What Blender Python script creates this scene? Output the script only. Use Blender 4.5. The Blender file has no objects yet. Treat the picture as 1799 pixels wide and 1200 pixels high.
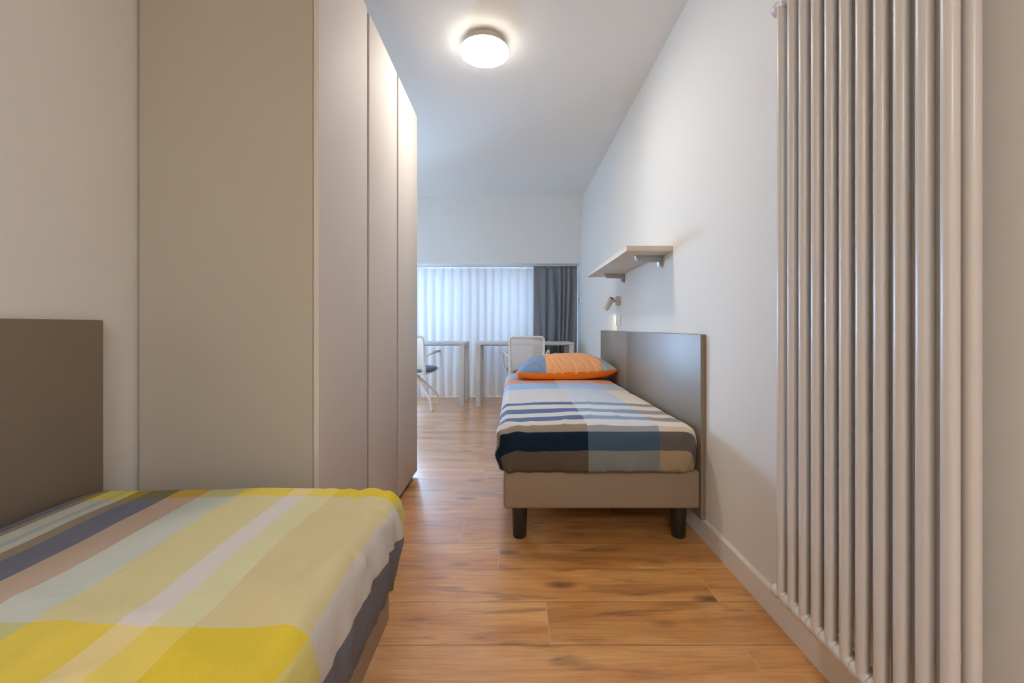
import bpy, bmesh, math, random
from mathutils import Vector, Matrix, noise
random.seed(7)
PI = math.pi
sc = bpy.context.scene
C = sc.collection

# ------------------------------------------------------------------ camera
cam = bpy.data.cameras.new('camera'); camo = bpy.data.objects.new('camera', cam); C.objects.link(camo)
F = 720.0
cam.sensor_fit = 'HORIZONTAL'; cam.sensor_width = 36.0; cam.lens = 36.0*F/1799.0
cam.shift_x = -2.5/1799.0; cam.shift_y = -26.0/1799.0
cam.clip_start = 0.02; cam.clip_end = 200
camo.location = (0, 0, 0.95); camo.rotation_euler = (PI/2, 0, 0)
sc.camera = camo

# ------------------------------------------------------------------ world, exposure
FILL_LAMP = 62.0        # unseen lamp added behind the camera to brighten the near end
SKY = 1.6          # daylight outside the window
LAMP = 74.0        # ceiling lamp
w = bpy.data.worlds.new('sky'); sc.world = w; w.use_nodes = True
nt = w.node_tree; bg = nt.nodes['Background']
bg.inputs['Color'].default_value = (0.36, 0.66, 1.0, 1); bg.inputs['Strength'].default_value = SKY
sc.view_settings.view_transform = 'Standard'; sc.view_settings.look = 'None'
sc.view_settings.gamma = 1.0; sc.view_settings.exposure = 0.0
sc.view_settings.use_curve_mapping = False
sc.cycles.max_bounces = 14; sc.cycles.diffuse_bounces = 8; sc.cycles.transmission_bounces = 10
sc.cycles.transparent_max_bounces = 16; sc.cycles.glossy_bounces = 6
sc.cycles.sample_clamp_indirect = 6.0
sc.cycles.use_denoising = True
# daylight coming in through the window band (overcast sky seen from the sill)
dl = bpy.data.lights.new('window_daylight', 'AREA'); dl.shape = 'RECTANGLE'; dl.size = 3.0; dl.size_y = 1.5
dl.energy = 1650; dl.color = (0.40, 0.64, 1.0); dlo = bpy.data.objects.new('window_daylight', dl); C.objects.link(dlo)
dlo.location = (-1.0, 6.50, 1.45); dlo.rotation_euler = (-PI/2 + 0.15, 0, 0)

# ------------------------------------------------------------------ helpers
def srgb(r, g=None, b=None):
    if g is None: r, g, b = r
    f = lambda c: (c/255/12.92) if c/255 <= 0.04045 else ((c/255+0.055)/1.055)**2.4
    return (f(r), f(g), f(b), 1.0)

def mat(name, col, rough=0.5, spec=0.5, metal=0.0, bump=0.0, bscale=60.0, sheen=0.0, var=0.0, coat=0.0):
    m = bpy.data.materials.new(name); m.use_nodes = True; n = m.node_tree.nodes; l = m.node_tree.links
    p = n['Principled BSDF']; p.inputs['Base Color'].default_value = col
    p.inputs['Roughness'].default_value = rough; p.inputs['Specular IOR Level'].default_value = spec
    p.inputs['Metallic'].default_value = metal; p.inputs['Sheen Weight'].default_value = sheen
    p.inputs['Coat Weight'].default_value = coat
    tc = n.new('ShaderNodeTexCoord')
    nz = n.new('ShaderNodeTexNoise'); nz.inputs['Scale'].default_value = bscale; nz.inputs['Detail'].default_value = 4
    l.new(tc.outputs['Object'], nz.inputs['Vector'])
    if bump:
        b = n.new('ShaderNodeBump'); b.inputs['Strength'].default_value = bump; b.inputs['Distance'].default_value = 0.002
        l.new(nz.outputs['Fac'], b.inputs['Height']); l.new(b.outputs['Normal'], p.inputs['Normal'])
    if var:
        hv = n.new('ShaderNodeHueSaturation'); hv.inputs['Color'].default_value = col
        mr = n.new('ShaderNodeMapRange'); mr.inputs['To Min'].default_value = 1-var; mr.inputs['To Max'].default_value = 1+var
        l.new(nz.outputs['Fac'], mr.inputs['Value']); l.new(mr.outputs[0], hv.inputs['Value'])
        l.new(hv.outputs['Color'], p.inputs['Base Color'])
    return m

def obj(name, bm, m, parent=None, smooth=40, kind=None):
    me = bpy.data.meshes.new(name); bm.normal_update(); bm.to_mesh(me); bm.free()
    me.materials.append(m)
    if smooth:
        for p in me.polygons: p.use_smooth = True
        me.set_sharp_from_angle(angle=math.radians(smooth))
    o = bpy.data.objects.new(name, me); C.objects.link(o)
    if parent: o.parent = parent
    if kind: o['kind'] = kind
    return o

def struct(name, bm, m, smooth=40): return obj(name, bm, m, None, smooth, 'structure')
def tag(o, label, cat, group=None):
    o['label'] = label; o['category'] = cat
    if group: o['group'] = group
    return o
def thing(name, label, cat, loc=(0, 0, 0), rz=0, group=None):
    o = bpy.data.objects.new(name, None); C.objects.link(o); o.empty_display_size = 0.1
    o.location = loc; o.rotation_euler = (0, 0, rz); return tag(o, label, cat, group)
def dup(root, loc, rz, label):
    r = root.copy(); C.objects.link(r); r.location = loc; r.rotation_euler = (0, 0, rz); r['label'] = label
    def rec(src, dst):
        for ch in list(src.children):
            c = ch.copy(); C.objects.link(c); c.parent = dst; rec(ch, c)
    rec(root, r); return r

def box(bm, x0, x1, y0, y1, z0, z1, bev=0.0, seg=2):
    vs = [bm.verts.new((x, y, z)) for x in (x0, x1) for y in (y0, y1) for z in (z0, z1)]
    f = [(0,1,3,2),(4,6,7,5),(0,4,5,1),(2,3,7,6),(0,2,6,4),(1,5,7,3)]
    fs = [bm.faces.new([vs[i] for i in q]) for q in f]
    if bev:
        es = list({e for fc in fs for e in fc.edges})
        bmesh.ops.bevel(bm, geom=es, offset=bev, segments=seg, affect='EDGES', profile=0.5)
    return bm
def bx(*a, **k): return box(bmesh.new(), *a, **k)

def lathe(bm, prof, seg=32, M=None, cap=True):
    """prof: list of (r, z), around z, transformed by M"""
    M = M or Matrix.Identity(4); rings = []
    for r, z in prof:
        rings.append([bm.verts.new(M @ Vector((r*math.cos(2*PI*i/seg), r*math.sin(2*PI*i/seg), z))) for i in range(seg)])
    for a, b in zip(rings, rings[1:]):
        for i in range(seg):
            bm.faces.new((a[i], a[(i+1) % seg], b[(i+1) % seg], b[i]))
    if cap:
        bm.faces.new(rings[0][::-1]); bm.faces.new(rings[-1])
    return bm
def along(p, q):
    p, q = Vector(p), Vector(q); d = q-p
    return Matrix.Translation(p) @ d.to_track_quat('Z', 'Y').to_matrix().to_4x4(), d.length
def rod(bm, p, q, r0, r1=None, seg=16):
    M, L = along(p, q); r1 = r0 if r1 is None else r1
    return lathe(bm, [(r0, 0), (r1, L)], seg, M)
def sweep(bm, pts, rx, ry=None, seg=14, up=Vector((0, 0, 1)), closed=False):
    """tube with elliptic section along pts; rx, ry scalars or lists"""
    pts = [Vector(p) for p in pts]; n = len(pts); ry = rx if ry is None else ry
    g = lambda a, i: a[i] if isinstance(a, (list, tuple)) else a
    rings = []
    for i, p in enumerate(pts):
        if closed: t = pts[(i+1) % n]-pts[i-1]
        else: t = pts[min(i+1, n-1)]-pts[max(i-1, 0)]
        t.normalize(); u = up if abs(t.dot(up)) < 0.98 else Vector((0, 1, 0))
        a = t.cross(u).normalized(); b = a.cross(t).normalized()
        rings.append([bm.verts.new(p + a*g(rx, i)*math.cos(2*PI*k/seg) + b*g(ry, i)*math.sin(2*PI*k/seg)) for k in range(seg)])
    prs = list(zip(rings, rings[1:])) + ([(rings[-1], rings[0])] if closed else [])
    for a, b in prs:
        for k in range(seg): bm.faces.new((a[k], a[(k+1) % seg], b[(k+1) % seg], b[k]))
    if not closed:
        bm.faces.new(rings[0][::-1]); bm.faces.new(rings[-1])
    bmesh.ops.recalc_face_normals(bm, faces=bm.faces)
    return bm
def arc_pts(pts, r, n=6):
    """round the inner corners of a polyline"""
    P = [Vector(p) for p in pts]; out = [P[0]]
    for a, b, c in zip(P, P[1:], P[2:]):
        u = (a-b).normalized(); v = (c-b).normalized(); rr = min(r, (a-b).length*.49, (c-b).length*.49)
        s, e = b+u*rr, b+v*rr
        for i in range(n+1):
            t = i/n; out.append(s*(1-t)**2 + b*2*t*(1-t) + e*t*t)
    out.append(P[-1]); return out
def fbm(v, o=3):
    s, a = 0, 1
    for i in range(o): s += noise.noise(v)*a; v = v*2.03; a *= .5
    return s

# ------------------------------------------------------------------ materials
M_wall = mat('wall_paint', srgb(228, 226, 221), 0.75, 0.25, bump=0.04, bscale=240)
M_ceil = mat('ceiling_paint', srgb(228, 226, 221), 0.85, 0.2, bump=0.03, bscale=240)
M_base = mat('baseboard_paint', srgb(226, 219, 209), 0.4, 0.4)
M_lam = mat('shaded_laminate', srgb(181, 173, 159), 0.42, 0.4, bump=0.03, bscale=500)  # same laminate as the doors, with the side's shade set into its colour
M_door = mat('lit_laminate', srgb(208, 200, 193), 0.65, 0.1, bump=0.02, bscale=500)  # same laminate as the body, with lamp light set into its paler colour
M_gap = mat('door_gap', srgb(150, 125, 98), 0.5)
M_plinth = mat('plinth', srgb(60, 50, 42), 0.5)
M_head = mat('headboard_laminate', srgb(132, 119, 103), 0.43, 0.55, bump=0.04, bscale=420)
M_headedge = mat('headboard_edge', srgb(140, 120, 95), 0.5)
M_leather = mat('taupe_leatherette', srgb(148, 129, 108), 0.5, 0.35, bump=0.12, bscale=900)
M_leg = mat('dark_plastic', srgb(36, 31, 26), 0.45)
M_mattress = mat('mattress_ticking', srgb(225, 222, 215), 0.9, 0.1, bump=0.2, bscale=200)
M_enamel = mat('white_enamel', srgb(208, 202, 196), 0.30, 0.45)
M_shelf = mat('shelf_board', srgb(214, 203, 188), 0.5, 0.3)
M_alu = mat('brushed_metal', srgb(176, 178, 182), 0.35, 0.5, metal=0.7)
M_spot = mat('spot_paint', srgb(205, 193, 180), 0.5, 0.3)
M_dark = mat('dark_interior', srgb(60, 58, 58), 0.5)
M_plastic = mat('white_plastic', srgb(232, 232, 230), 0.35)
M_screen = mat('grey_display', srgb(120, 130, 135), 0.3)
M_desk = mat('desk_top', srgb(205, 205, 208), 0.45)
M_deskleg = mat('desk_frame', srgb(200, 196, 190), 0.5, 0.4)
M_chair = mat('chair_shell', srgb(232, 228, 222), 0.4)
M_cush = mat('seat_fabric', srgb(112, 134, 158), 0.9, 0.1, bump=0.3, bscale=700)
M_frame = mat('window_frame_white', srgb(225, 228, 230), 0.45)
M_rail = mat('curtain_rail_white', srgb(232, 234, 236), 0.4)

def glass_mat():
    m = bpy.data.materials.new('window_glass'); m.use_nodes = True; n = m.node_tree.nodes; l = m.node_tree.links
    n.remove(n['Principled BSDF']); t = n.new('ShaderNodeBsdfTransparent'); g = n.new('ShaderNodeBsdfGlossy'); g.inputs['Roughness'].default_value = 0.02
    mx = n.new('ShaderNodeMixShader'); fr = n.new('ShaderNodeFresnel'); l.new(fr.outputs[0], mx.inputs[0])
    l.new(t.outputs[0], mx.inputs[1]); l.new(g.outputs[0], mx.inputs[2]); l.new(mx.outputs[0], n['Material Output'].inputs[0]); return m
M_glass = glass_mat()
def cloth_trans(name, col, tcol, ft, fa, wv=900.0, weave=0.1):
    """fa transparent share, ft translucent share of the rest"""
    m = bpy.data.materials.new(name); m.use_nodes = True; n = m.node_tree.nodes; l = m.node_tree.links
    p = n['Principled BSDF']; p.inputs['Base Color'].default_value = col; p.inputs['Roughness'].default_value = 0.9
    p.inputs['Specular IOR Level'].default_value = 0.1
    tr = n.new('ShaderNodeBsdfTranslucent'); tr.inputs['Color'].default_value = tcol
    a = n.new('ShaderNodeMixShader'); a.inputs[0].default_value = ft; l.new(p.outputs[0], a.inputs[1]); l.new(tr.outputs[0], a.inputs[2])
    tp = n.new('ShaderNodeBsdfTransparent'); b = n.new('ShaderNodeMixShader'); b.inputs[0].default_value = fa
    l.new(a.outputs[0], b.inputs[1]); l.new(tp.outputs[0], b.inputs[2]); l.new(b.outputs[0], n['Material Output'].inputs[0])
    tc = n.new('ShaderNodeTexCoord'); mp = n.new('ShaderNodeMapping'); mp.inputs['Scale'].default_value = (1, 1, 0.25)
    nz = n.new('ShaderNodeTexNoise'); nz.inputs['Scale'].default_value = wv; l.new(tc.outputs['Object'], mp.inputs[0]); l.new(mp.outputs[0], nz.inputs['Vector'])
    bp = n.new('ShaderNodeBump'); bp.inputs['Strength'].default_value = weave; bp.inputs['Distance'].default_value = 0.001
    l.new(nz.outputs['Fac'], bp.inputs['Height']); l.new(bp.outputs[0], p.inputs['Normal']); return m
M_sheer = cloth_trans('sheer_voile', srgb(240, 240, 242), srgb(225, 232, 238), 0.0138, 0.002)
M_grey = cloth_trans('grey_curtain_cloth', srgb(142, 143, 148), srgb(80, 82, 86), 0.12, 0.0, 400, 0.6)
M_mesh = cloth_trans('chair_mesh', srgb(246, 240, 228), srgb(240, 234, 222), 0.15, 0.34)

# ---- wooden floor
def floor_mat():
    m = bpy.data.materials.new('oak_laminate'); m.use_nodes = True; n = m.node_tree.nodes; l = m.node_tree.links
    p = n['Principled BSDF']
    uv = n.new('ShaderNodeUVMap'); uv.uv_map = 'board'        # metres inside each board
    at = n.new('ShaderNodeAttribute'); at.attribute_name = 'rnd'
    off = n.new('ShaderNodeVectorMath'); off.operation = 'MULTIPLY_ADD'
    off.inputs[1].default_value = (37.0, 53.0, 71.0)
    l.new(at.outputs['Color'], off.inputs[0]); l.new(uv.outputs[0], off.inputs[2])
    def noise_n(scale, sx, sy, det=5, rough=0.55, dist=0.0):
        mp = n.new('ShaderNodeMapping'); mp.inputs['Scale'].default_value = (sx, sy, 1)
        nz = n.new('ShaderNodeTexNoise'); nz.inputs['Scale'].default_value = scale; nz.inputs['Detail'].default_value = det
        nz.inputs['Roughness'].default_value = rough; nz.inputs['Distortion'].default_value = dist
        l.new(off.outputs[0], mp.inputs[0]); l.new(mp.outputs[0], nz.inputs['Vector']); return nz
    def ramp(src, stops):
        r = n.new('ShaderNodeValToRGB'); e = r.color_ramp.elements
        while len(e) > 1: e.remove(e[-1])
        e[0].position, e[0].color = stops[0]
        for pos, c in stops[1:]:
            k = e.new(pos); k.color = c
        l.new(src, r.inputs[0]); return r
    def mix(a, b, f, mode='MIX'):
        x = n.new('ShaderNodeMix'); x.data_type = 'RGBA'; x.blend_type = mode
        for s, v in ((x.inputs[6], a), (x.inputs[7], b), (x.inputs[0], f)):
            if hasattr(v, 'links'): l.new(v, s)
            else: s.default_value = v
        return x.outputs[2]
    big = noise_n(1.0, 1.6, 9.0, 4, 0.6, 0.6)
    base = ramp(big.outputs['Fac'], [(0.28, srgb(176, 120, 72)), (0.45, srgb(205, 147, 92)), (0.62, srgb(219, 165, 109)), (0.8, srgb(230, 180, 126))])
    fine = noise_n(1.0, 5, 120, 6, 0.65, 0.3)
    fr = ramp(fine.outputs['Fac'], [(0.3, (0.74, 0.70, 0.66, 1)), (0.55, (1, 1, 1, 1)), (0.75, (1.07, 1.07, 1.06, 1))])
    c = mix(base.outputs[0], fr.outputs[0], 0.85, 'MULTIPLY')
    # cathedral grain rings: bands of a distorted field
    ring = noise_n(1.0, 0.9, 7.5, 1, 0.4, 0.5)
    mul = n.new('ShaderNodeMath'); mul.operation = 'MULTIPLY'; mul.inputs[1].default_value = 95.0; l.new(ring.outputs['Fac'], mul.inputs[0])
    sn = n.new('ShaderNodeMath'); sn.operation = 'SINE'; l.new(mul.outputs[0], sn.inputs[0])
    rr = ramp(sn.outputs[0], [(0.0, (1, 1, 1, 1)), (0.72, (1, 1, 1, 1)), (1.0, (0.84, 0.80, 0.76, 1))])
    c = mix(c, rr.outputs[0], 0.28, 'MULTIPLY')
    # dark grey-brown smudges and knots
    kn = noise_n(1.0, 2.4, 14.0, 3, 0.55, 0.7)
    kr = ramp(kn.outputs['Fac'], [(0.575, (0, 0, 0, 1)), (0.74, (0.85, 0.85, 0.85, 1))])
    c = mix(c, srgb(112, 82, 58), kr.outputs[0])
    vo = n.new('ShaderNodeTexVoronoi'); vo.inputs['Scale'].default_value = 1.0
    mp = n.new('ShaderNodeMapping'); mp.inputs['Scale'].default_value = (2.2, 6.0, 1); l.new(off.outputs[0], mp.inputs[0]); l.new(mp.outputs[0], vo.inputs['Vector'])
    vr = ramp(vo.outputs['Distance'], [(0.0, (1, 1, 1, 1)), (0.06, (0.75, 0.75, 0.75, 1)), (0.17, (0, 0, 0, 1))])
    c = mix(c, srgb(96, 66, 42), vr.outputs[0])
    # per board tone
    sr = n.new('ShaderNodeSeparateColor'); l.new(at.outputs['Color'], sr.inputs[0])
    mr = n.new('ShaderNodeMapRange'); mr.inputs['To Min'].default_value = 0.93; mr.inputs['To Max'].default_value = 1.06; l.new(sr.outputs[0], mr.inputs[0])
    hs = n.new('ShaderNodeHueSaturation'); l.new(c, hs.inputs['Color']); l.new(mr.outputs[0], hs.inputs['Value']); hs.inputs['Saturation'].default_value = 1.06
    c = hs.outputs[0]
    # seams: second uv holds the distances to the long and the short joints
    u2 = n.new('ShaderNodeUVMap'); u2.uv_map = 'edge'; sx = n.new('ShaderNodeSeparateXYZ'); l.new(u2.outputs[0], sx.inputs[0])
    def edge(sock, size, wd):
        a = n.new('ShaderNodeMath'); a.operation = 'PINGPONG'; a.inputs[1].default_value = size/2; l.new(sock, a.inputs[0])
        b = n.new('ShaderNodeMath'); b.operation = 'LESS_THAN'; b.inputs[1].default_value = wd; l.new(a.outputs[0], b.inputs[0]); return b.outputs[0]
    c = mix(c, srgb(98, 68, 44), edge(sx.outputs[1], 0.1917, 0.0011))
    c = mix(c, srgb(196, 158, 104), edge(sx.outputs[0], 1.285, 0.0020))
    l.new(c, p.inputs['Base Color'])
    rg = n.new('ShaderNodeMapRange'); rg.inputs['To Min'].default_value = 0.30; rg.inputs['To Max'].default_value = 0.42
    l.new(fine.outputs['Fac'], rg.inputs[0]); l.new(rg.outputs[0], p.inputs['Roughness'])
    p.inputs['Specular IOR Level'].default_value = 0.5
    p.inputs['Coat Weight'].default_value = 0.9; p.inputs['Coat Roughness'].default_value = 0.22
    bp = n.new('ShaderNodeBump'); bp.inputs['Strength'].default_value = 0.12; bp.inputs['Distance'].default_value = 0.0008
    l.new(fine.outputs['Fac'], bp.inputs['Height']); l.new(bp.outputs[0], p.inputs['Normal'])
    return m
M_floor = floor_mat()

# ---- woven plaid: 'plaid' uv holds unwrapped cloth metres (s across, t along)
def plaid_mat(name, cols, bands, s0, s1, t0, t1, tint=0.0):
    """cols: list of (s_start, row_table) left to right; row_table: [(t_start, rgb)...] ascending"""
    m = bpy.data.materials.new(name); m.use_nodes = True; n = m.node_tree.nodes; l = m.node_tree.links
    p = n['Principled BSDF']; p.inputs['Roughness'].default_value = 0.8; p.inputs['Specular IOR Level'].default_value = 0.15
    p.inputs['Sheen Weight'].default_value = 0.05; p.inputs['Sheen Roughness'].default_value = 0.4
    uv = n.new('ShaderNodeUVMap'); uv.uv_map = 'plaid'; sp = n.new('ShaderNodeSeparateXYZ'); l.new(uv.outputs[0], sp.inputs[0])
    def norm(sock, a, b):
        r = n.new('ShaderNodeMapRange'); r.inputs['From Min'].default_value = a; r.inputs['From Max'].default_value = b; l.new(sock, r.inputs[0]); return r.outputs[0]
    S = norm(sp.outputs[0], s0, s1); T = norm(sp.outputs[1], t0, t1)
    def table(sock, tab, a, b):
        r = n.new('ShaderNodeValToRGB'); r.color_ramp.interpolation = 'CONSTANT'; e = r.color_ramp.elements
        while len(e) > 1: e.remove(e[-1])
        e[0].position = 0; e[0].color = srgb(tab[0][1])
        for st, c in tab[1:]:
            k = e.new((st-a)/(b-a)); k.color = srgb(c)
        l.new(sock, r.inputs[0]); return r.outputs[0]
    if cols:           # columns chosen by s, rows by t
        cur = table(T, cols[0][1], t0, t1)
        for st, tab in cols[1:]:
            g = n.new('ShaderNodeMath'); g.operation = 'GREATER_THAN'; g.inputs[1].default_value = st; l.new(sp.outputs[0], g.inputs[0])
            x = n.new('ShaderNodeMix'); x.data_type = 'RGBA'; l.new(g.outputs[0], x.inputs[0]); l.new(cur, x.inputs[6]); l.new(table(T, tab, t0, t1), x.inputs[7]); cur = x.outputs[2]
    else:              # stripes by s, yellow bands by t
        norm_tab, yel_tab, ranges = bands
        a = table(S, norm_tab, s0, s1); b = table(S, yel_tab, s0, s1)
        r = n.new('ShaderNodeValToRGB'); r.color_ramp.interpolation = 'CONSTANT'; e = r.color_ramp.elements
        while len(e) > 1: e.remove(e[-1])
        e[0].position = 0; e[0].color = (ranges[0][1],)*3+(1,)
        for st, v in ranges[1:]:
            k = e.new((st-t0)/(t1-t0)); k.color = (v, v, v, 1)
        l.new(T, r.inputs[0])
        x = n.new('ShaderNodeMix'); x.data_type = 'RGBA'; l.new(r.outputs[0], x.inputs[0]); l.new(a, x.inputs[6]); l.new(b, x.inputs[7]); cur = x.outputs[2]
    # weave
    tc = n.new('ShaderNodeMapping'); tc.inputs['Scale'].default_value = (1, 6, 1); l.new(uv.outputs[0], tc.inputs[0])
    nz = n.new('ShaderNodeTexNoise'); nz.inputs['Scale'].default_value = 160; nz.inputs['Detail'].default_value = 3; l.new(tc.outputs[0], nz.inputs['Vector'])
    mr = n.new('ShaderNodeMapRange'); mr.inputs['To Min'].default_value = 0.94; mr.inputs['To Max'].default_value = 1.06; l.new(nz.outputs['Fac'], mr.inputs[0])
    hs = n.new('ShaderNodeHueSaturation'); l.new(cur, hs.inputs['Color']); l.new(mr.outputs[0], hs.inputs['Value']); l.new(hs.outputs[0], p.inputs['Base Color'])
    n2 = n.new('ShaderNodeTexNoise'); n2.inputs['Scale'].default_value = 9; n2.inputs['Detail'].default_value = 4; n2.inputs['Distortion'].default_value = 0.8; l.new(uv.outputs[0], n2.inputs['Vector'])
    bp = n.new('ShaderNodeBump'); bp.inputs['Strength'].default_value = 0.42; bp.inputs['Distance'].default_value = 0.012; l.new(n2.outputs['Fac'], bp.inputs['Height']); l.new(bp.outputs[0], p.inputs['Normal'])
    return m

def cloth_box(name, x0, x1, y0, y1, z0, zt, r, m, wob, fold=0.0, bulge=0.0, zb=None, step=0.014, seed=0.0, edge_wave=0.006, shape=None):
    """A fitted cloth over a mattress: rounded box, open below, with plaid coordinates and folds."""
    nx = round((x1-x0)/step); ny = round((y1-y0)/step); nz = max(10, round((zt-z0)/step))
    bm = bmesh.new(); V = {}; info = {}
    r2 = r
    rc = 0.06
    def vert(i, j, k):
        key = (i, j, k)
        if key in V: return V[key]
        x = x0+(x1-x0)*i/nx; y = y0+(y1-y0)*j/ny; z = z0+(zt-z0)*k/nz
        # horizontal rounding, then the top edge
        qx = min(max(x, x0+rc), x1-rc); qy = min(max(y, y0+rc), y1-rc)
        dx, dy = x-qx, y-qy; d = math.hypot(dx, dy)
        if d > 1e-6:
            mx = max(abs(dx), abs(dy)); f = mx/d; dx *= f; dy *= f
            d = math.hypot(dx, dy)
        px, py = qx+dx, qy+dy
        nxh, nyh = (dx/d, dy/d) if d > 1e-6 else (0, 0)
        edge = rc-d                       # distance in from the outline
        h = zt-z
        nrm = Vector((0, 0, 1)); pz = z
        if k == nz:
            if edge < r2 and d > 1e-6:
                u = 1-edge/r2; a = u*PI/4*1.0
                pz = zt-(r2-r2*math.cos(a)); off = r2*math.sin(a)-r2*u
                px += nxh*off; py += nyh*off
                nrm = Vector((nxh*math.sin(a), nyh*math.sin(a), math.cos(a)))
                pout = u
            else: pout = 0
            drop = 0
            drop = pout*0.0
        else:
            if h < r2:
                a = PI/4+PI/4*min(1, h/r2)
                pz = zt-(r2-r2*math.cos(a)); off = r2*math.sin(a)-r2
                px += nxh*off; py += nyh*off
                nrm = Vector((nxh*math.sin(a), nyh*math.sin(a), math.cos(a)))
            else:
                nrm = Vector((nxh, nyh, 0))
            drop = h
            tt = max(0, min(1, (h-0.0)/(zt-z0)))
            bl = bulge*math.sin(PI*min(1, tt))**0.8
            px += nxh*bl; py += nyh*bl
        P = Vector((px, py, pz))
        s = px*0 + (x if abs(nxh) < 1e-6 else qx+dx) + nxh*drop
        t = (y if abs(nyh) < 1e-6 else qy+dy) + nyh*drop
        if shape: P = shape(P, nrm, nxh, nyh, h if k < nz else 0, s, t)
        sd = Vector((seed, seed*1.7, 0))
        top = nrm.z
        wv = wob*fbm(Vector((px*2.2, py*2.2, 0))+sd, 3)*(0.4+0.6*top)
        # gathered vertical folds on the hanging sides
        if fold:
            along_ = px*abs(nyh)+py*abs(nxh)
            low = max(0, min(1, h/(zt-z0))) if k < nz else 0
            wv += fold*low**0.8*(fbm(Vector((along_*22+low*1.2, low*1.5, seed)), 2)) + 0.35*fold*low**1.5*noise.noise(Vector((along_*62-low*2.5, low*2.0, seed+9)))
        P += nrm*wv
        v = bm.verts.new(P); V[key] = v
        ew = edge_wave
        info[v] = (s+ew*fbm(Vector((t*2.6, s*1.1, 3.1+seed)), 2), t+ew*fbm(Vector((s*2.4, t*1.0, 8.3+seed)), 2))
        return v
    def q(a, b, c, d): bm.faces.new((vert(*a), vert(*b), vert(*c), vert(*d)))
    for i in range(nx):
        for j in range(ny): q((i, j, nz), (i+1, j, nz), (i+1, j+1, nz), (i, j+1, nz))
    for k in range(nz):
        for i in range(nx):
            q((i, 0, k), (i+1, 0, k), (i+1, 0, k+1), (i, 0, k+1)); q((i+1, ny, k), (i, ny, k), (i, ny, k+1), (i+1, ny, k+1))
        for j in range(ny):
            q((0, j+1, k), (0, j, k), (0, j, k+1), (0, j+1, k+1)); q((nx, j, k), (nx, j+1, k), (nx, j+1, k+1), (nx, j, k+1))
    lay = bm.loops.layers.uv.new('plaid')
    for f in bm.faces:
        for lp in f.loops: lp[lay].uv = info[lp.vert]
    o = obj(name, bm, m, None, 180)
    sm = o.modifiers.new('cloth_thickness', 'SOLIDIFY'); sm.thickness = 0.003; sm.offset = -1
    return o

# ------------------------------------------------------------------ the setting
XR, XL, XL2, YB, YF = 0.856, -1.2, -2.35, -3.2, 5.92
H = 2.55
# floor: one mesh of boards running across the room
bm = bmesh.new(); uvb = bm.loops.layers.uv.new('board'); uve = bm.loops.layers.uv.new('edge'); cl = bm.loops.layers.float_color.new('rnd')
PW, PL = 0.1917, 1.285
joints = {0: 0.111, -1: 0.684, 1: 0.709, 2: -0.060, 3: -0.237, 7: -0.19, 11: -0.313, 5: 0.02, 4: 0.5, 6: 0.44}
rng = random.Random(3)
for k in range(-24, 26):
    ya = 1.2225+PW*k; yb = ya+PW
    j0 = joints.get(k, rng.uniform(-0.6, 0.6))
    for i in range(-4, 4):
        xa = j0+PL*i; xb = xa+PL
        cx0, cx1 = max(xa, -2.5), min(xb, 1.0)
        if cx1 <= cx0: continue
        cya, cyb = max(ya, -3.3), min(yb, 6.0)
        if cyb <= cya: continue
        rc_ = (rng.random(), rng.random(), rng.random(), 1)
        vs = [bm.verts.new(c) for c in ((cx0, cya, 0), (cx1, cya, 0), (cx1, cyb, 0), (cx0, cyb, 0))]
        f = bm.faces.new(vs)
        for lp in f.loops:
            x, y = lp.vert.co.x, lp.vert.co.y
            lp[uvb].uv = (x-xa, y-ya); lp[uve].uv = (x-xa, y-ya); lp[cl] = rc_
bmesh.ops.remove_doubles(bm, verts=bm.verts, dist=1e-5)
struct('floor', bm, M_floor, 0)
# slab under the boards
struct('trim_1', bx(-2.5, 1.0, -3.32, 6.07, -0.12, -0.002), M_wall, 0)
struct('ceiling', bx(-2.5, 1.0, -3.32, 6.07, H, H+0.12), M_ceil, 0)
struct('wall_right', bx(XR, XR+0.12, -3.32, 6.07, 0, H), M_wall, 0)
struct('wall_left', bx(XL-0.12, XL, -3.32, 2.70, 0, H), M_wall, 0)
struct('wall_alcove', bx(XL2, XL-0.12, 2.58, 2.70, 0, H), M_wall, 0)
struct('wall_alcove_left', bx(XL2-0.12, XL2, 2.58, 6.07, 0, H), M_wall, 0)
struct('wall_rear', bx(XL-0.12, XR+0.12, YB-0.12, YB, 0, H), M_wall, 0)
# leaning wall above the curtains with its flat soffit
bm = bmesh.new()
ZS = 1.766
pr = [(5.01, H), (5.29, ZS), (YF, ZS), (YF, H)]
A = [bm.verts.new((XL2, y, z)) for y, z in pr]; B = [bm.verts.new((XR, y, z)) for y, z in pr]
bm.faces.new(A); bm.faces.new(B[::-1])
for i in range(4): bm.faces.new((A[i], B[i], B[(i+1) % 4], A[(i+1) % 4]))
bmesh.ops.recalc_face_normals(bm, faces=bm.faces)
struct('wall_back_upper', bm, M_wall, 0)
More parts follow.
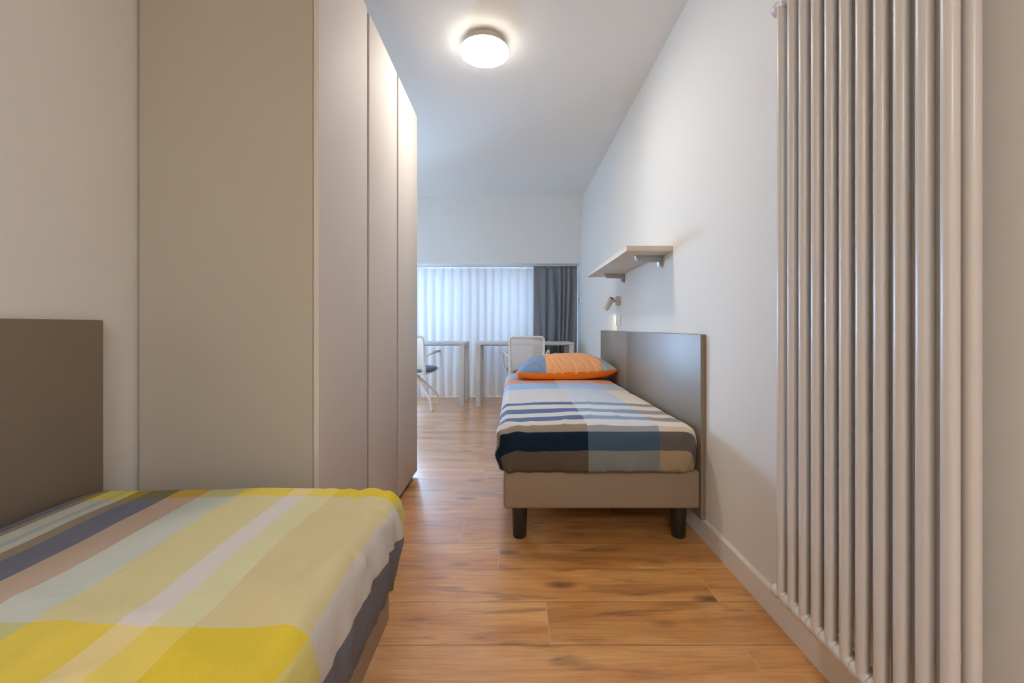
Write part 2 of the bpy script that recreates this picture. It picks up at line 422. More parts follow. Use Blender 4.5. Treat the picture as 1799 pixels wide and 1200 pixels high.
# window wall: parapet, lintel, end piers
WZ0, WZ1, WX0, WX1 = 0.34, 1.66, -2.2, 0.30
bm = bmesh.new()
box(bm, XL2, XR, YF, YF+0.15, 0, WZ0); box(bm, XL2, XR, YF, YF+0.15, WZ1, H)
box(bm, XL2, WX0, YF, YF+0.15, WZ0, WZ1); box(bm, WX1, XR, YF, YF+0.15, WZ0, WZ1)
struct('wall_back', bm, M_wall, 0)
def window(name, x0, x1):
    bm = bmesh.new(); y0, y1 = YF+0.03, YF+0.09; t = 0.05
    box(bm, x0, x1, y0, y1, WZ0, WZ0+t); box(bm, x0, x1, y0, y1, WZ1-t, WZ1)
    box(bm, x0, x0+t, y0, y1, WZ0+t, WZ1-t); box(bm, x1-t, x1, y0, y1, WZ0+t, WZ1-t)
    o = struct(name, bm, M_frame, 0)
    g = obj('window_pane', bx(x0+t, x1-t, YF+0.055, YF+0.061, WZ0+t, WZ1-t), M_glass, o, 0)
    return o
window('window_1', WX0, -1.38); window('window_2', -1.38, -0.60); window('window_3', -0.46, WX1)
struct('trim_2', bx(-0.60, -0.46, YF+0.01, YF+0.12, WZ0, WZ1), M_frame, 0)
struct('trim_3', bx(WX0, WX1, YF-0.10, YF+0.02, WZ0-0.03, WZ0, bev=0.004), M_frame)
# baseboards
def baseboard(name, x0, x1, y0, y1, side):
    bm = bmesh.new(); hgt, t = 0.093, 0.012
    if side == 'R': pf = [(XR, 0), (XR-t, 0), (XR-t, hgt-0.008), (XR-t+0.006, hgt), (XR, hgt)]
    else: pf = [(XL, 0), (XL+t, 0), (XL+t, hgt-0.008), (XL+t-0.006, hgt), (XL, hgt)]
    a = [bm.verts.new((x, y0, z)) for x, z in pf]; b = [bm.verts.new((x, y1, z)) for x, z in pf]
    bm.faces.new(a); bm.faces.new(b[::-1])
    for i in range(5): bm.faces.new((a[i], b[i], b[(i+1) % 5], a[(i+1) % 5]))
    bmesh.ops.recalc_face_normals(bm, faces=bm.faces); return struct(name, bm, M_base, 0)
baseboard('baseboard_right', 0, 0, YB, 5.91, 'R'); baseboard('baseboard_left', 0, 0, YB, 1.30, 'L')

# ------------------------------------------------------------------ wardrobe
WD0, WDL, WT = 1.305, 0.4453, 2.30
wx0, wx1 = -1.192, -0.62
t = thing('wardrobe', 'tall taupe wardrobe with three plain doors beyond the yellow plaid bed', 'wardrobe', (wx0, WD0, 0))
def local(o, p):     # keep world coordinates for parts under a moved empty
    o.location = -Vector(p.location); return o
Y3 = WD0+3*WDL
bm = bmesh.new(); box(bm, wx0, wx1-0.0195, WD0, Y3, 0.022, WT, bev=0.001, seg=1)
local(obj('body', bm, M_lam, t, 30), t)
local(obj('plinth', bx(wx0+0.01, wx1-0.03, WD0+0.012, Y3-0.012, 0.0, 0.022), M_plinth, t, 0), t)
local(obj('gap_strip', bx(wx1-0.0195, wx1-0.012, WD0+0.004, Y3-0.004, 0.03, WT-0.006), M_gap, t, 0), t)
for k in range(3):
    ya = WD0+WDL*k+(0.0 if k == 0 else 0.014); yb = WD0+WDL*(k+1)-(0.0 if k == 2 else 0.014)
    bm = bmesh.new(); box(bm, wx1-0.017, wx1, ya, yb, 0.024, WT, bev=0.0012, seg=2)
    local(obj('door', bm, M_door, t, 30), t)

# ------------------------------------------------------------------ ceiling lamp
def ceiling_lamp(label, x, y, power, col, k=1.0):
    t = thing('ceiling_lamp', label, 'lamp', (x, y, H))
    bm = bmesh.new(); lathe(bm, [(r*k, z) for r, z in [(0.100, 0.0), (0.108, -0.004), (0.112, -0.03), (0.124, -0.046), (0.1355, -0.0535), (0.1355, -0.0550), (0.02, -0.0551)]], 64, None, False)
    bmesh.ops.recalc_face_normals(bm, faces=bm.faces)
    obj('lamp_body', bm, M_lampbody, t, 50)
    ml = bpy.data.materials.new('lit_diffuser'); ml.use_nodes = True; n = ml.node_tree.nodes
    n.remove(n['Principled BSDF']); e = n.new('ShaderNodeEmission'); e.inputs[0].default_value = col; e.inputs[1].default_value = power
    ml.node_tree.links.new(e.outputs[0], n['Material Output'].inputs[0])
    prof = [(0.1365, -0.0560)] + [(0.1365*math.cos(a*PI/2/10), -0.058-0.007*math.sin(a*PI/2/10)) for a in range(0, 10)] + [(0.002, -0.065)]
    bm = bmesh.new(); lathe(bm, [(r*k, z) for r, z in [(0.1340, -0.0556)]+prof], 64); bmesh.ops.recalc_face_normals(bm, faces=bm.faces)
    obj('diffuser', bm, ml, t, 60)
M_lampbody = mat('lamp_body_white', srgb(222, 212, 198), 0.5)
ceiling_lamp('round white flush ceiling lamp, switched on, between the wardrobe and the shelf', -0.163, 2.305, LAMP, (1.0, 0.94, 0.85, 1))
ceiling_lamp('added unseen round ceiling lamp behind the camera, fill light for the near end', -0.163, -1.9, FILL_LAMP, (0.97, 0.98, 1.0, 1), 2.1)  # added out of view as fill, enlarged to soften its highlights

# ------------------------------------------------------------------ right bed, its cover, pillow, headboard
def bed(name, label, x0, x1, y0, y1, z0, z1, legs, ztop):
    t = thing(name, label, 'bed', ((x0+x1)/2, (y0+y1)/2, 0))
    bm = bx(x0, x1, y0, y1, z0, z1, bev=0.014, seg=4); local(obj('bed_base', bm, M_leather, t, 50), t)
    for lx, ly in legs:
        bm = bmesh.new(); lathe(bm, [(0.028, 0.0), (0.0305, 0.003), (0.0355, z0+0.004)], 32, Matrix.Translation((lx, ly, 0)))
        local(obj('leg', bm, M_leg, t, 50), t)
    bm = bx(x0+0.03, x1-0.055, y0+0.03, y1-0.03, z1-0.002, ztop-0.03, bev=0.04, seg=3); local(obj('mattress', bm, M_mattress, t, 50), t)
    return t
bed('single_bed', 'single bed on a taupe leatherette base with dark legs, against the right wall', -0.043, 0.826, 1.811, 3.80, 0.143, 0.311,
    [(0.028, 1.862), (0.749, 1.862), (0.028, 3.70), (0.749, 3.70)], 0.505)
g1, g2, g3 = (200, 196, 196), (205, 210, 220), (226, 212, 196)
c1 = [(1.45, (92, 84, 70)), (1.685, (16, 34, 52)), (1.762, (142, 132, 120)), (1.792, (200, 192, 184)), (1.865, (84, 104, 138)), (1.95, g1), (2.04, (84, 104, 138)), (2.13, g1), (2.23, (84, 104, 138)), (2.30, g1),
      (2.80, (152, 178, 210)), (3.10, (206, 144, 116)), (3.42, (160, 185, 215)), (3.7, g1)]
c2 = [(1.45, (126, 131, 128)), (1.685, (68, 90, 108)), (1.762, (150, 153, 160)), (1.788, (208, 208, 214)), (1.865, (134, 156, 180)), (1.95, g2), (2.04, (134, 156, 180)), (2.13, g2), (2.23, (134, 156, 180)), (2.30, (196, 202, 214)),
      (2.80, (172, 194, 224)), (3.10, (214, 178, 160)), (3.42, (180, 195, 215)), (3.7, g2)]
c3 = [(1.45, (160, 142, 114)), (1.685, (98, 91, 88)), (1.762, (205, 190, 170)), (1.788, (226, 212, 196)), (1.865, (152, 148, 148)), (1.95, g3), (2.04, (152, 148, 148)), (2.13, g3), (2.23, (152, 148, 148)), (2.30, g3),
      (2.80, (186, 194, 205)), (3.10, (222, 158, 120)), (3.42, (200, 195, 190)), (3.7, g3)]
M_pl1 = plaid_mat('blue_plaid_cotton', [(-1, c1), (0.325, c2), (0.634, c3)], None, -0.4, 1.1, 1.45, 4.1)
def rumple(x, y, seed, amp):
    # thin soft creases: ridges of a stretched noise field, only in patches
    q = Vector((x*5.5+y*2.0, y*3.0-x*2.5, seed)); r = 1-abs(noise.noise(q))*2.4
    patch = max(0, noise.noise(Vector((x*2.3, y*2.3, seed+4)))+0.25)
    return amp*max(0, r)**4*min(1, patch*2.2)
def shape_r(P, nrm, nxh, nyh, h, s, t):
    # crowned top, slightly lower at the wall side corner
    P = P.copy()
    if nrm.z > 0.5:
        P.z += 0.012*math.sin(PI*max(0, min(1, (P.x+0.06)/0.86)))*nrm.z + rumple(P.x, P.y, 3.0, 0.005)*max(0, min(1, (3.1-P.y)/0.15))
    elif nyh < -0.5:
        P.y -= rumple(P.x*2.2-P.z*1.5, P.z*2.5, 6.0, 0.007)
    # left foot corner tucked like a folded parcel
    d = math.hypot(P.x+0.06, P.y-1.79)
    if d < 0.16:
        u = 1-d/0.16
        P.x -= 0.016*u*(0.5+0.5*math.sin(h*60)); P.z += 0.008*u*math.cos(d*70)
    return P
o = cloth_box('bed_cover', -0.058, 0.800, 1.788, 3.80, 0.316, 0.512, 0.032, M_pl1, 0.006, 0.012, 0.018, seed=2.0, shape=shape_r)
tag(o, 'plaid cotton bed cover with navy, blue and orange bands on the right bed', 'bed cover')

def pillow():
    bm = bmesh.new(); lay = bm.loops.layers.uv.new('plaid'); N, Mv = 200, 84; x0, x1, y0, y1 = 0.035, 0.829, 3.255, 3.72; info = {}
    zs = lambda u, v: 0.588 + 0.014*u + 0.010*abs(u)**3
    def pt(i, j, top):
        u = -1+2*i/N; v = -1+2*j/Mv
        e = max(0, 1-abs(u)**2.4)**0.62*max(0, 1-abs(v)**2.6)**0.60
        pin = 1-0.05*(1-abs(u))*(abs(v)**4)
        x = (x0+x1)/2+(x1-x0)/2*u*(1-0.035*(1-v*v)); y = (y0+y1)/2+(y1-y0)/2*v*(1-0.05*(1-u*u)*0.2)
        z = zs(u, v)
        asym = 1.0-0.14*max(0, u-0.25)
        if top:
            z += 0.135*e*asym
            cr = fbm(Vector((x*9+z*3, y*4, 1.3)), 3); z += 0.010*cr*e
            # creases fanning from the front seam
            for cx, sl, am in ((0.22, 0.5, .006), (0.70, .7, .007), (0.30, 0.25, .008), (0.36, .5, .010), (0.47, .45, .012), (0.56, .6, .009), (0.63, .5, .007)):
                dd = (x-cx)+(y-y0)*sl*1.2-0.03
                z -= 1.5*am*math.exp(-(dd/0.009)**2)-1.1*am*math.exp(-((dd-0.018)/0.012)**2)*max(0, e-0.12)*max(0, 1-(y-y0)/0.30)
        else:
            z -= 0.062*min(1, e*2.2)**0.45; z = max(z, 0.529); z += 0.004*fbm(Vector((x*16, y*4, 5)), 2)*e
        if abs(u) > 0.97: z += 0.004*math.sin(v*9)
        return Vector((x, y, z)), x
    gt, gb = {}, {}
    for i in range(N+1):
        for j in range(Mv+1):
            P, s = pt(i, j, True); edge = i in (0, N) or j in (0, Mv)
            v = bm.verts.new(P); gt[i, j] = v
            if edge: gb[i, j] = v
            else: gb[i, j] = bm.verts.new(pt(i, j, False)[0])
    def setuv(f, tv):
        for lp in f.loops: lp[lay].uv = (lp.vert.co.x, tv + 0.9*(lp.vert.co.y-3.3))
    for i in range(N):
        for j in range(Mv):
            setuv(bm.faces.new((gt[i, j], gt[i+1, j], gt[i+1, j+1], gt[i, j+1])), 5.0)
            setuv(bm.faces.new((gb[i, j], gb[i, j+1], gb[i+1, j+1], gb[i+1, j])), 1.0)
    # loose hem at the open left end
    return bm
pa = [(0, (244, 130, 34)), (3, (128, 150, 176))]; pb = [(0, (244, 130, 34)), (3, (238, 172, 122))]; pc = [(0, (240, 124, 28)), (3, (166, 172, 174))]
M_pil = plaid_mat('pillow_plaid_cotton', [(-1, pa), (0.262, pb), (0.700, pc)], None, -0.4, 1.1, 0, 6)
t = thing('pillow', 'plump pillow in orange and grey-blue plaid on the right bed', 'pillow', (0.43, 3.49, 0.52))
local(obj('pillow_case', pillow(), M_pil, t, 180), t)
bm = bmesh.new()
pts = [(0.060, 3.262, 0.571), (0.030, 3.285, 0.562), (0.016, 3.33, 0.556), (0.02, 3.40, 0.556), (0.03, 3.5, 0.56)]
top = [bm.verts.new(Vector(p)+Vector((0.0, 0, 0.014))) for p in pts]; bot = [bm.verts.new(Vector(p)+Vector((0.012, 0.0, -0.022))) for p in pts]
inn = [bm.verts.new((0.085, p[1]+0.01, 0.572)) for p in pts]
for i in range(4):
    bm.faces.new((top[i], top[i+1], bot[i+1], bot[i])); bm.faces.new((inn[i], inn[i+1], top[i+1], top[i]))
local(obj('hem', bm, mat('orange_cotton', srgb(222, 108, 28), 0.8), t, 180), t)

def headboard(name, label, x0, x1, cuts, z0, z1):
    t = thing(name, label, 'headboard', ((x0+x1)/2, (cuts[0]+cuts[-1])/2, z0))
    for a, b in zip(cuts, cuts[1:]):
        local(obj('headboard_panel', bx(x0, x1, a+0.0011, b-0.0011, z0, z1, bev=0.003, seg=3), M_head, t, 40), t)
    return t
headboard('headboard', 'grey-taupe two-part headboard panel along the wall behind the blue plaid bed', 0.832, XR-0.0005, [1.820, 3.013, 3.915], 0.089, 0.916)
headboard('headboard', 'brown-taupe headboard panel along the left wall beside the yellow plaid bed', XL+0.0005, XL+0.024, [-0.95, 1.178], 0.089, 0.969)

# ------------------------------------------------------------------ left bed
bed('single_bed', 'single bed with taupe leatherette base in the left foreground', -1.148, -0.336, -0.85, 1.118, 0.150, 0.232,
    [(-1.10, 1.03), (-0.385, 0.86), (-1.10, -0.78), (-0.40, -0.78)], 0.495)
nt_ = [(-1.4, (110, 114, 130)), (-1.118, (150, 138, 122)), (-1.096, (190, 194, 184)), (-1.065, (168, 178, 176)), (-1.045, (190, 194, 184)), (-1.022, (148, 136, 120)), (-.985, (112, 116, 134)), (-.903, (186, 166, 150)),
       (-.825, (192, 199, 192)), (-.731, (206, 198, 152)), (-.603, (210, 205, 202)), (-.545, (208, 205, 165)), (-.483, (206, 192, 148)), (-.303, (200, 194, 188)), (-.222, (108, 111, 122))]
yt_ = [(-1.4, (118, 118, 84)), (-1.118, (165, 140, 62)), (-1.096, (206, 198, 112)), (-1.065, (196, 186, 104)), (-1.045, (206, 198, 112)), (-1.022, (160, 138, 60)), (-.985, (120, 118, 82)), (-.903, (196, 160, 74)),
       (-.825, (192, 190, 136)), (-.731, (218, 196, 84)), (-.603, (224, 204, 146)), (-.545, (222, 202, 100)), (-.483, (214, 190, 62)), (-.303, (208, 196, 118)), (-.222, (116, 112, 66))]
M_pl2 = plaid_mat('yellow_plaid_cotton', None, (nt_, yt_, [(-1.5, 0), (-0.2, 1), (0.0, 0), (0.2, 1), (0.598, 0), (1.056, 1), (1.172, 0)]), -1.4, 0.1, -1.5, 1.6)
def shape_l(P, nrm, nxh, nyh, h, s, t):
    P = P.copy()
    # long side: the cover stands out over the mattress edge, then draws in over the base
    if nxh > 0.3 and h > 0:
        k = h/0.27
        P.x += nxh*(0.024*math.sin(PI*min(1, k*1.15))-0.004)
    if nrm.z > 0.5: P.z += rumple(P.x*1.2, P.y*1.2, 9.0, 0.0075)*max(0, min(1, (1.12-P.y)/0.15))
    elif nxh > 0.5: P.x += rumple(P.y*2.4+P.z*1.6, P.z*2.0, 12.0, 0.010)-0.020*(h/0.27)**2
    # drawn-up far corner
    d = math.hypot(P.x+0.345, P.y-1.13)
    if d < 0.22:
        u = (1-d/0.22)
        ang = math.atan2(P.y-0.98, P.x+0.50)
        P += Vector((nxh, nyh, 0))*0.012*u*math.sin(ang*22)*(min(1, h/0.05) if h else 0.25)
        P.z += 0.004*u*math.cos(ang*20)
    # soft rumples near the edge
    if nrm.z > 0.6:
        e = max(0, 1-abs(P.x+0.40)/0.16)
        P.z += 0.004*e*math.sin(P.y*38+P.x*30+2*noise.noise(Vector((P.x*6, P.y*6, 0))))*(0.6+noise.noise(Vector((P.y*3, 0, 4))))
    return P
o = cloth_box('bed_cover', -1.163, -0.312, -0.87, 1.146, 0.236, 0.505, 0.030, M_pl2, 0.009, 0.016, 0.003, seed=5.0, shape=shape_l, edge_wave=0.013)
tag(o, 'yellow, mint and slate plaid cotton bed cover on the left foreground bed', 'bed cover')

# ------------------------------------------------------------------ shelf
t = thing('wall_shelf', 'pale floating shelf board on two metal brackets above the right bed', 'shelf', (XR, 2.78, 1.357))
local(obj('shelf_board', bx(0.608, XR-0.001, 2.20, 3.367, 1.357, 1.385, bev=0.0015, seg=2), M_shelf, t, 40), t)
for y in (2.360, 3.165):
    bm = bmesh.new()
    w_ = 0.017
    pf = [(0.700, 1.3565), (0.852, 1.3565), (0.852, 1.298), (0.835, 1.296), (0.831, 1.322), (0.716, 1.326), (0.703, 1.342)]
    a = [bm.verts.new((x, y-w_, z)) for x, z in pf]; b = [bm.verts.new((x, y+w_, z)) for x, z in pf]
    bm.faces.new(a); bm.faces.new(b[::-1])
    for i in range(len(pf)): bm.faces.new((a[i], b[i], b[(i+1) % len(pf)], a[(i+1) % len(pf)]))
    bmesh.ops.recalc_face_normals(bm, faces=bm.faces)
    bmesh.ops.bevel(bm, geom=list(bm.edges), offset=0.002, segments=2, affect='EDGES')
    box(bm, 0.8515, XR-0.0005, y-0.013, y+0.013, 1.290, 1.356)
    local(obj('bracket', bm, M_alu, t, 30), t)

# ------------------------------------------------------------------ reading spot
t = thing('reading_spotlight', 'small beige wall spotlight below the shelf above the headboard', 'lamp', (XR, 3.30, 1.157))
bm = bmesh.new(); M, L = along((XR-0.0005, 3.30, 1.157), (0.827, 3.30, 1.157)); lathe(bm, [(0.038, 0), (0.038, L-0.002), (0.036, L)], 40, M); bmesh.ops.recalc_face_normals(bm, faces=bm.faces)
local(obj('wall_mount', bm, M_spot, t, 40), t)
bm = bmesh.new(); rod(bm, (0.828, 3.30, 1.157), (0.792, 3.30, 1.150), 0.005); bmesh.ops.recalc_face_normals(bm, faces=bm.faces); local(obj('joint_arm', bm, M_spot, t, 40), t)
pa_, pb_ = Vector((0.794, 3.295, 1.178)), Vector((0.752, 3.345, 1.095))
bm = bmesh.new(); M, L = along(pa_, pb_)
lathe(bm, [(0.0195, 0.006), (0.0195, 0.0), (0.0235, 0.0), (0.0235, L), (0.0205, L), (0.0205, L-0.012)], 36, M, False); bmesh.ops.recalc_face_normals(bm, faces=bm.faces)
hd = local(obj('lamp_head', bm, M_spot, t, 40), t)
bm = bmesh.new(); lathe(bm, [(0.001, 0.005), (0.0195, 0.005)], 36, M, False); local(obj('vent_cap', bm, M_dark, t, 40), t)
sp = bpy.data.lights.new('reading_spotlight_beam', 'SPOT'); sp.energy = 1.6; sp.color = (1.0, 0.86, 0.55); sp.spot_size = math.radians(80); sp.spot_blend = 0.5; sp.shadow_soft_size = 0.012
spo = bpy.data.objects.new('reading_spotlight_beam', sp); C.objects.link(spo)
spo.location = pb_ + Vector((0, 0, -0.012)); spo.rotation_euler = Vector((0.30, 0.85, -0.75)).to_track_quat('-Z', 'Y').to_euler()

# ------------------------------------------------------------------ wall sockets and thermostat
def wallplate(name, label, cat, y0, y1, z0, z1, d):
    t = thing(name, label, cat, (XR, (y0+y1)/2, (z0+z1)/2))
    local(obj('cover_plate', bx(XR-d, XR-0.0003, y0, y1, z0, z1, bev=0.003, seg=3), M_plastic, t, 40), t); return t
t = wallplate('wall_socket', 'white wall socket plate just above the headboard below the spotlight', 'socket', 3.27, 3.385, 0.962, 1.040, 0.011)
local(obj('socket_insert', bx(XR-0.0135, XR-0.009, 3.285, 3.37, 0.978, 1.024, bev=0.001, seg=1), M_plastic, t, 40), t)
for y in (3.305, 3.35):
    for dz in (-0.010, 0, 0.010):
        bm = bmesh.new(); M, L = along((XR-0.0128, y, 1.001+dz), (XR-0.0138, y, 1.001+dz)); lathe(bm, [(0.0024, 0), (0.0024, L)], 12, M)
        local(obj('socket_hole', bm, M_dark, t, 40), t)
t = wallplate('thermostat', 'white thermostat box on the right wall beside the grey curtain', 'thermostat', 5.13, 5.27, 1.250, 1.340, 0.022)
local(obj('display', bx(XR-0.0228, XR-0.021, 5.185, 5.255, 1.272, 1.318, bev=0.0004, seg=1), M_screen, t, 0), t)
t = wallplate('wall_socket', 'small white wall socket low on the right wall below the thermostat', 'socket', 5.10, 5.21, 0.965, 1.040, 0.010)
for dz in (-0.017, 0, 0.017):
    bm = bmesh.new(); M, L = along((XR-0.0095, 5.155, 1.002+dz), (XR-0.0104, 5.155, 1.002+dz)); lathe(bm, [(0.005, 0), (0.005, L)], 12, M)
    local(obj('socket_hole', bm, M_dark, t, 40), t)

# ------------------------------------------------------------------ radiator
XRf, XRr, RZ0, RZ1, PY, Y0R, NC = 0.765, 0.803, 0.184, 1.870, 0.045, 0.718, 11
t = thing('column_radiator', 'tall white tubular column radiator on the right wall in the foreground', 'radiator', (XR, 0.94, RZ0))
xm = (XRf+XRr)/2
XH = XRf+0.005      # the hubs sit in line with the front tubes
def column(y):
    bm = bmesh.new()
    for z, d in ((RZ0, 1), (RZ1, -1)):       # head: a rounded link between the two tubes
        sweep(bm, [(XRf-0.006, y, z), (XRf, y, z), (XRr-0.004, y, z+0.002*d), (XRr+0.007, y, z+0.008*d), (XRr+0.010, y, z+0.014*d)], [0.010, 0.0165, 0.0155, 0.012, 0.005], None, 18, up=Vector((0, 1, 0)))
    lathe(bm, [(0.012, RZ0-0.004), (0.0125, RZ0+0.03), (0.0125, RZ1-0.03), (0.012, RZ1+0.004)], 28, Matrix.Translation((XRf, y, 0)))
    lathe(bm, [(0.012, RZ0+0.002), (0.0125, RZ0+0.03), (0.0125, RZ1-0.03), (0.012, RZ1-0.002)], 28, Matrix.Translation((XRr, y, 0)))
    for z in (RZ0, RZ1):
        M, L = along((XH, y-PY/2+0.0006, z), (XH, y+PY/2-0.0006, z))
        lathe(bm, [(0.0180, 0), (0.0200, 0.001), (0.0205, 0.008), (0.0195, 0.012), (0.0170, L/2), (0.0195, L-0.012), (0.0205, L-0.008), (0.0200, L-0.001), (0.0180, L)], 32, M)
    bmesh.ops.recalc_face_normals(bm, faces=bm.faces); return bm
first = None
for k in range(NC):
    if first is None:
        first = local(obj('radiator_column', column(Y0R), M_enamel, t, 50), t)
    else:
        c = first.copy(); C.objects.link(c); c.parent = t; c.location = first.location + Vector((0, PY*k, 0))
ye = Y0R+PY*(NC-1)+PY/2
for z, nm in ((RZ0, 'end_plug'), (RZ1, 'end_plug')):
    bm = bmesh.new(); M, L = along((XH, ye-0.002, z), (XH, ye+0.013, z)); lathe(bm, [(0.0195, 0), (0.0205, 0.003), (0.0200, 0.008), (0.013, L)], 32, M); bmesh.ops.recalc_face_normals(bm, faces=bm.faces)
    local(obj(nm, bm, M_enamel, t, 50), t)
bm = bmesh.new(); M, L = along((xm+0.004, ye-0.006, 1.842), (xm+0.004, ye+0.016, 1.842)); lathe(bm, [(0.007, 0), (0.008, L*.6), (0.006, L)], 20, M); box(bm, xm, xm+0.008, Y0R+PY*(NC-1), ye, 1.838, 1.846)
bmesh.ops.recalc_face_normals(bm, faces=bm.faces); local(obj('air_vent', bm, M_enamel, t, 50), t)
for yy in (Y0R+PY*1.5, Y0R+PY*8.5):
    for z in (0.32, 1.70):
        bm = bx(xm-0.006, XR-0.0005, yy-0.007, yy+0.007, z-0.012, z+0.012, bev=0.002); local(obj('wall_bracket', bm, M_enamel, t, 40), t)

# ------------------------------------------------------------------ desks
def desk(label, x0, x1, y0=4.85, y1=5.40, zt=0.762):
    t = thing('desk', label, 'desk', ((x0+x1)/2, (y0+y1)/2, 0), 0, 'desks under the window')
    local(obj('desk_top', bx(x0, x1, y0, y1, zt-0.026, zt, bev=0.002), M_desk, t, 40), t)
    L = 0.056
    for sx in (x0+0.002, x1-0.002-L):
        for sy in (y0+0.002, y1-0.002-L):
            local(obj('leg', bx(sx, sx+L, sy, sy+L, 0.0, zt-0.0262, bev=0.002), M_deskleg, t, 40), t)
        local(obj('side_rail', bx(sx+0.008, sx+L-0.008, y0+L+0.002, y1-L-0.002, zt-0.060, zt-0.0265), M_deskleg, t, 0), t)
    local(obj('cross_rail', bx(x0+L+0.003, x1-L-0.003, y1-0.16, y1-0.12, zt-0.056, zt-0.0265), M_deskleg, t, 0), t)
desk('pale grey desk by the window, left one, ending beside the narrow gap between the desks', -1.78, -0.580)
desk('pale grey desk by the window, right one, partly hidden behind the blue plaid bed', -0.447, 0.720)

# ------------------------------------------------------------------ chairs (local: facing +y, origin on floor under the seat)
def rrect(w, h0, h1, r, y0, lean, n=6):
    """rounded rectangle in the leaning back plane"""
    out = []
    for cx, cz, a0 in ((w-r, h1-r, 0), (-(w-r), h1-r, 90), (-(w-r), h0+r, 180), (w-r, h0+r, 270)):
        for i in range(n+1):
            a = math.radians(a0+90*i/n); x = cx+r*math.cos(a); z = cz+r*math.sin(a)
            out.append(Vector((x, y0-lean*(z-h0), z)))
    return out
def make_chair(label, loc, rz):
    t = thing('office_chair', label, 'chair', loc, rz, 'white chairs at the desks')
    bm = bmesh.new(); sweep(bm, rrect(0.188, 0.415, 0.835, 0.032, -0.20, 0.13), 0.0135, 0.011, 12, up=Vector((0, 1, 0)), closed=True)
    # wider lower uprights
    for s in (-1, 1):
        sweep(bm, [(s*0.186, -0.205, 0.42), (s*0.187, -0.222, 0.56), (s*0.188, -0.24, 0.72)], [0.019, 0.018, 0.012], [0.011, 0.011, 0.010], 12)
    obj('back_frame', bm, M_chair, t, 60)
    bm = bmesh.new(); N = 8
    vs = [[bm.verts.new(((-0.176+0.352*i/N), -0.20-0.13*(z-0.415)+0.018*(1-((i-N/2)/(N/2))**2), z)) for i in range(N+1)] for z in (0.43, 0.53, 0.63, 0.73, 0.82)]
    for a, b in zip(vs, vs[1:]):
        for i in range(N): bm.faces.new((a[i], a[i+1], b[i+1], b[i]))
    obj('back_mesh', bm, M_mesh, t, 180)
    bm = bmesh.new()
    # cushion: rounded square pad
    prof = [(0.0, 0.428), (0.88, 0.430), (0.97, 0.438), (1.0, 0.452), (0.97, 0.466), (0.85, 0.474), (0.4, 0.477), (0.0, 0.478)]
    seg = 40; rings = []
    for rr, z in prof[1:-1]:
        ring = []
        for i in range(seg):
            a = 2*PI*i/seg; c, s = math.cos(a), math.sin(a); k = (abs(c)**4+abs(s)**4)**-0.25
            ring.append(bm.verts.new((0.228*rr*c*k, 0.225*rr*s*k+0.01, z)))
        rings.append(ring)
    for a, b in zip(rings, rings[1:]):
        for i in range(seg): bm.faces.new((a[i], a[(i+1) % seg], b[(i+1) % seg], b[i]))
    bm.faces.new(rings[0][::-1]); bm.faces.new(rings[-1])
    obj('seat_cushion', bm, M_cush, t, 50)
    bm = bx(-0.205, 0.205, -0.205, 0.205, 0.405, 0.428, bev=0.011, seg=3); obj('seat_shell', bm, M_chair, t, 50)
    for s in (-1, 1):
        bm = bmesh.new()
        pts = arc_pts([(s*0.190, -0.225, 0.615), (s*0.262, 0.02, 0.655), (s*0.272, 0.10, 0.658), (s*0.266, 0.125, 0.500), (s*0.255, 0.12, 0.455), (s*0.195, 0.08, 0.416)], 0.035, 5)
        sweep(bm, pts, 0.013, 0.009, 12, up=Vector((0, 0, 1))); a_ = obj('armrest', bm, M_chair, t, 60)
        bm = bmesh.new(); sweep(bm, [(s*0.232, -0.09, 0.655), (s*0.258, 0.0, 0.667), (s*0.270, 0.11, 0.669)], [0.013, 0.02, 0.016], [0.005, 0.006, 0.005], 12); obj('arm_pad', bm, M_chair, a_, 60)
    bm = bmesh.new(); lathe(bm, [(0.030, 0.335), (0.034, 0.345), (0.024, 0.36), (0.022, 0.404)], 24); bmesh.ops.recalc_face_normals(bm, faces=bm.faces); obj('column', bm, M_chair, t, 50)
    for k in range(4):
        a = math.radians(45+90*k)-rz; d = Vector((math.cos(a), math.sin(a), 0))
        P = lambda r, z: d*r+Vector((0, 0, z))
        bm = bmesh.new(); pts = arc_pts([P(0.012, 0.375), P(0.30, 0.125), P(0.345, 0.002)], 0.03, 4)
        n_ = len(pts); sweep(bm, pts, [0.013+0.004*(1-i/n_) for i in range(n_)], [0.011+0.004*(1-i/n_) for i in range(n_)], 12); obj('leg', bm, M_chair, t, 60)
    return t
make_chair('white armchair on star legs at the right desk, behind the orange pillow', (0.147, 4.76, 0), 0)
make_chair('white armchair on star legs at the left desk, half hidden behind the wardrobe', (-1.16, 4.86, 0), math.radians(-8))

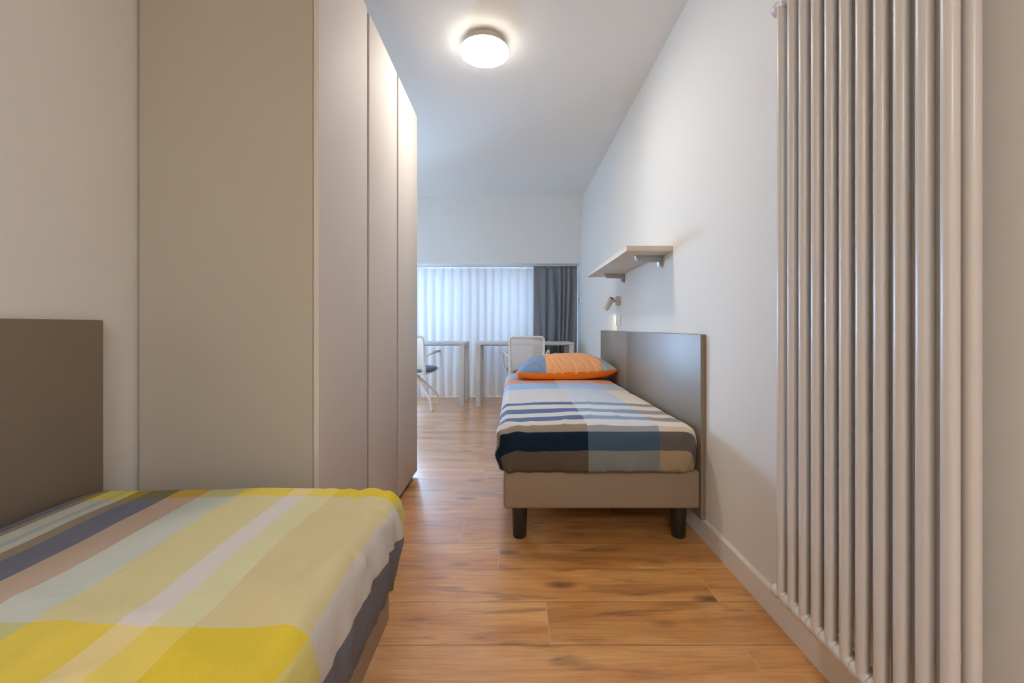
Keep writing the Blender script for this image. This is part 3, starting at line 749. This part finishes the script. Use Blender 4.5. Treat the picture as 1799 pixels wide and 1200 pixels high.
# ------------------------------------------------------------------ curtains
def curtain(name, label, x0, x1, yc, z0, z1, m, amp, lam, thick, seed, top_amp=0.35, pin=False, nz=40, flat=None):
    bm = bmesh.new(); nx = int((x1-x0)/0.007); V = []
    for k in range(nz+1):
        v = k/nz; row = []; z = z0+(z1-z0)*v
        for i in range(nx+1):
            x = x0+(x1-x0)*i/nx
            ph = x/lam+0.35*noise.noise(Vector((x*1.7, v*0.6, seed)))+ (0 if pin else 1.5*noise.noise(Vector((x*5.5, v*0.9, seed+3))))
            fall = 1-(1-top_amp)*max(0, (v-0.80)/0.20)
            a = amp*fall*(0.75+0.5*noise.noise(Vector((x*2.1, v*0.5, seed+7))))
            if flat and x < flat: a *= 0.18+0.2*max(0, (x-x0)/(flat-x0))
            y = yc-a*(math.sin(2*PI*ph)+0.22*math.sin(4*PI*ph+1.0+v))
            if pin:
                pl = (x/lam) % 1.0; dd = min(abs(pl-0.5), 0.5)*lam
                y -= 0.014*math.exp(-(dd/0.006)**2)*max(0, (v-0.93)/0.07)
            sway = 0.012*noise.noise(Vector((x*3, v*2.2, seed+11)))*(1-v)
            row.append(bm.verts.new((min(max(x+sway, x0-0.01), x1+0.01), y, z+ (0.004*noise.noise(Vector((x*30, 0, seed))) if k == 0 else 0))))
        V.append(row)
    for a, b in zip(V, V[1:]):
        for i in range(nx): bm.faces.new((a[i], a[i+1], b[i+1], b[i]))
    o = obj(name, bm, m, None, 180)
    if thick:
        s = o.modifiers.new('cloth_thickness', 'SOLIDIFY'); s.thickness = thick
    return tag(o, label, 'curtain')
curtain('sheer_curtain', 'long white sheer curtain hanging across the window behind the desks', -1.45, 0.40, 5.590, 0.002, 1.752, M_sheer, 0.017, 0.113, 0.0, 1.0, 0.35, True, 36)  # stops short at the unseen left end to let in more daylight
curtain('grey_curtain', 'dark grey gathered curtain at the right end of the window', 0.268, 0.850, 5.475, 0.004, 1.758, M_grey, 0.030, 0.080, 0.003, 4.0, 0.45, False, 40, flat=0.42)
t = thing('curtain_rail', 'slim white double curtain rail under the soffit', 'curtain rail', (-0.75, 5.53, ZS))
local(obj('rail', bx(-2.30, 0.845, 5.577, 5.603, ZS-0.012, ZS-0.0005), M_rail, t, 0), t)
local(obj('rail', bx(-2.30, 0.845, 5.462, 5.488, ZS-0.007, ZS-0.0005), M_rail, t, 0), t)
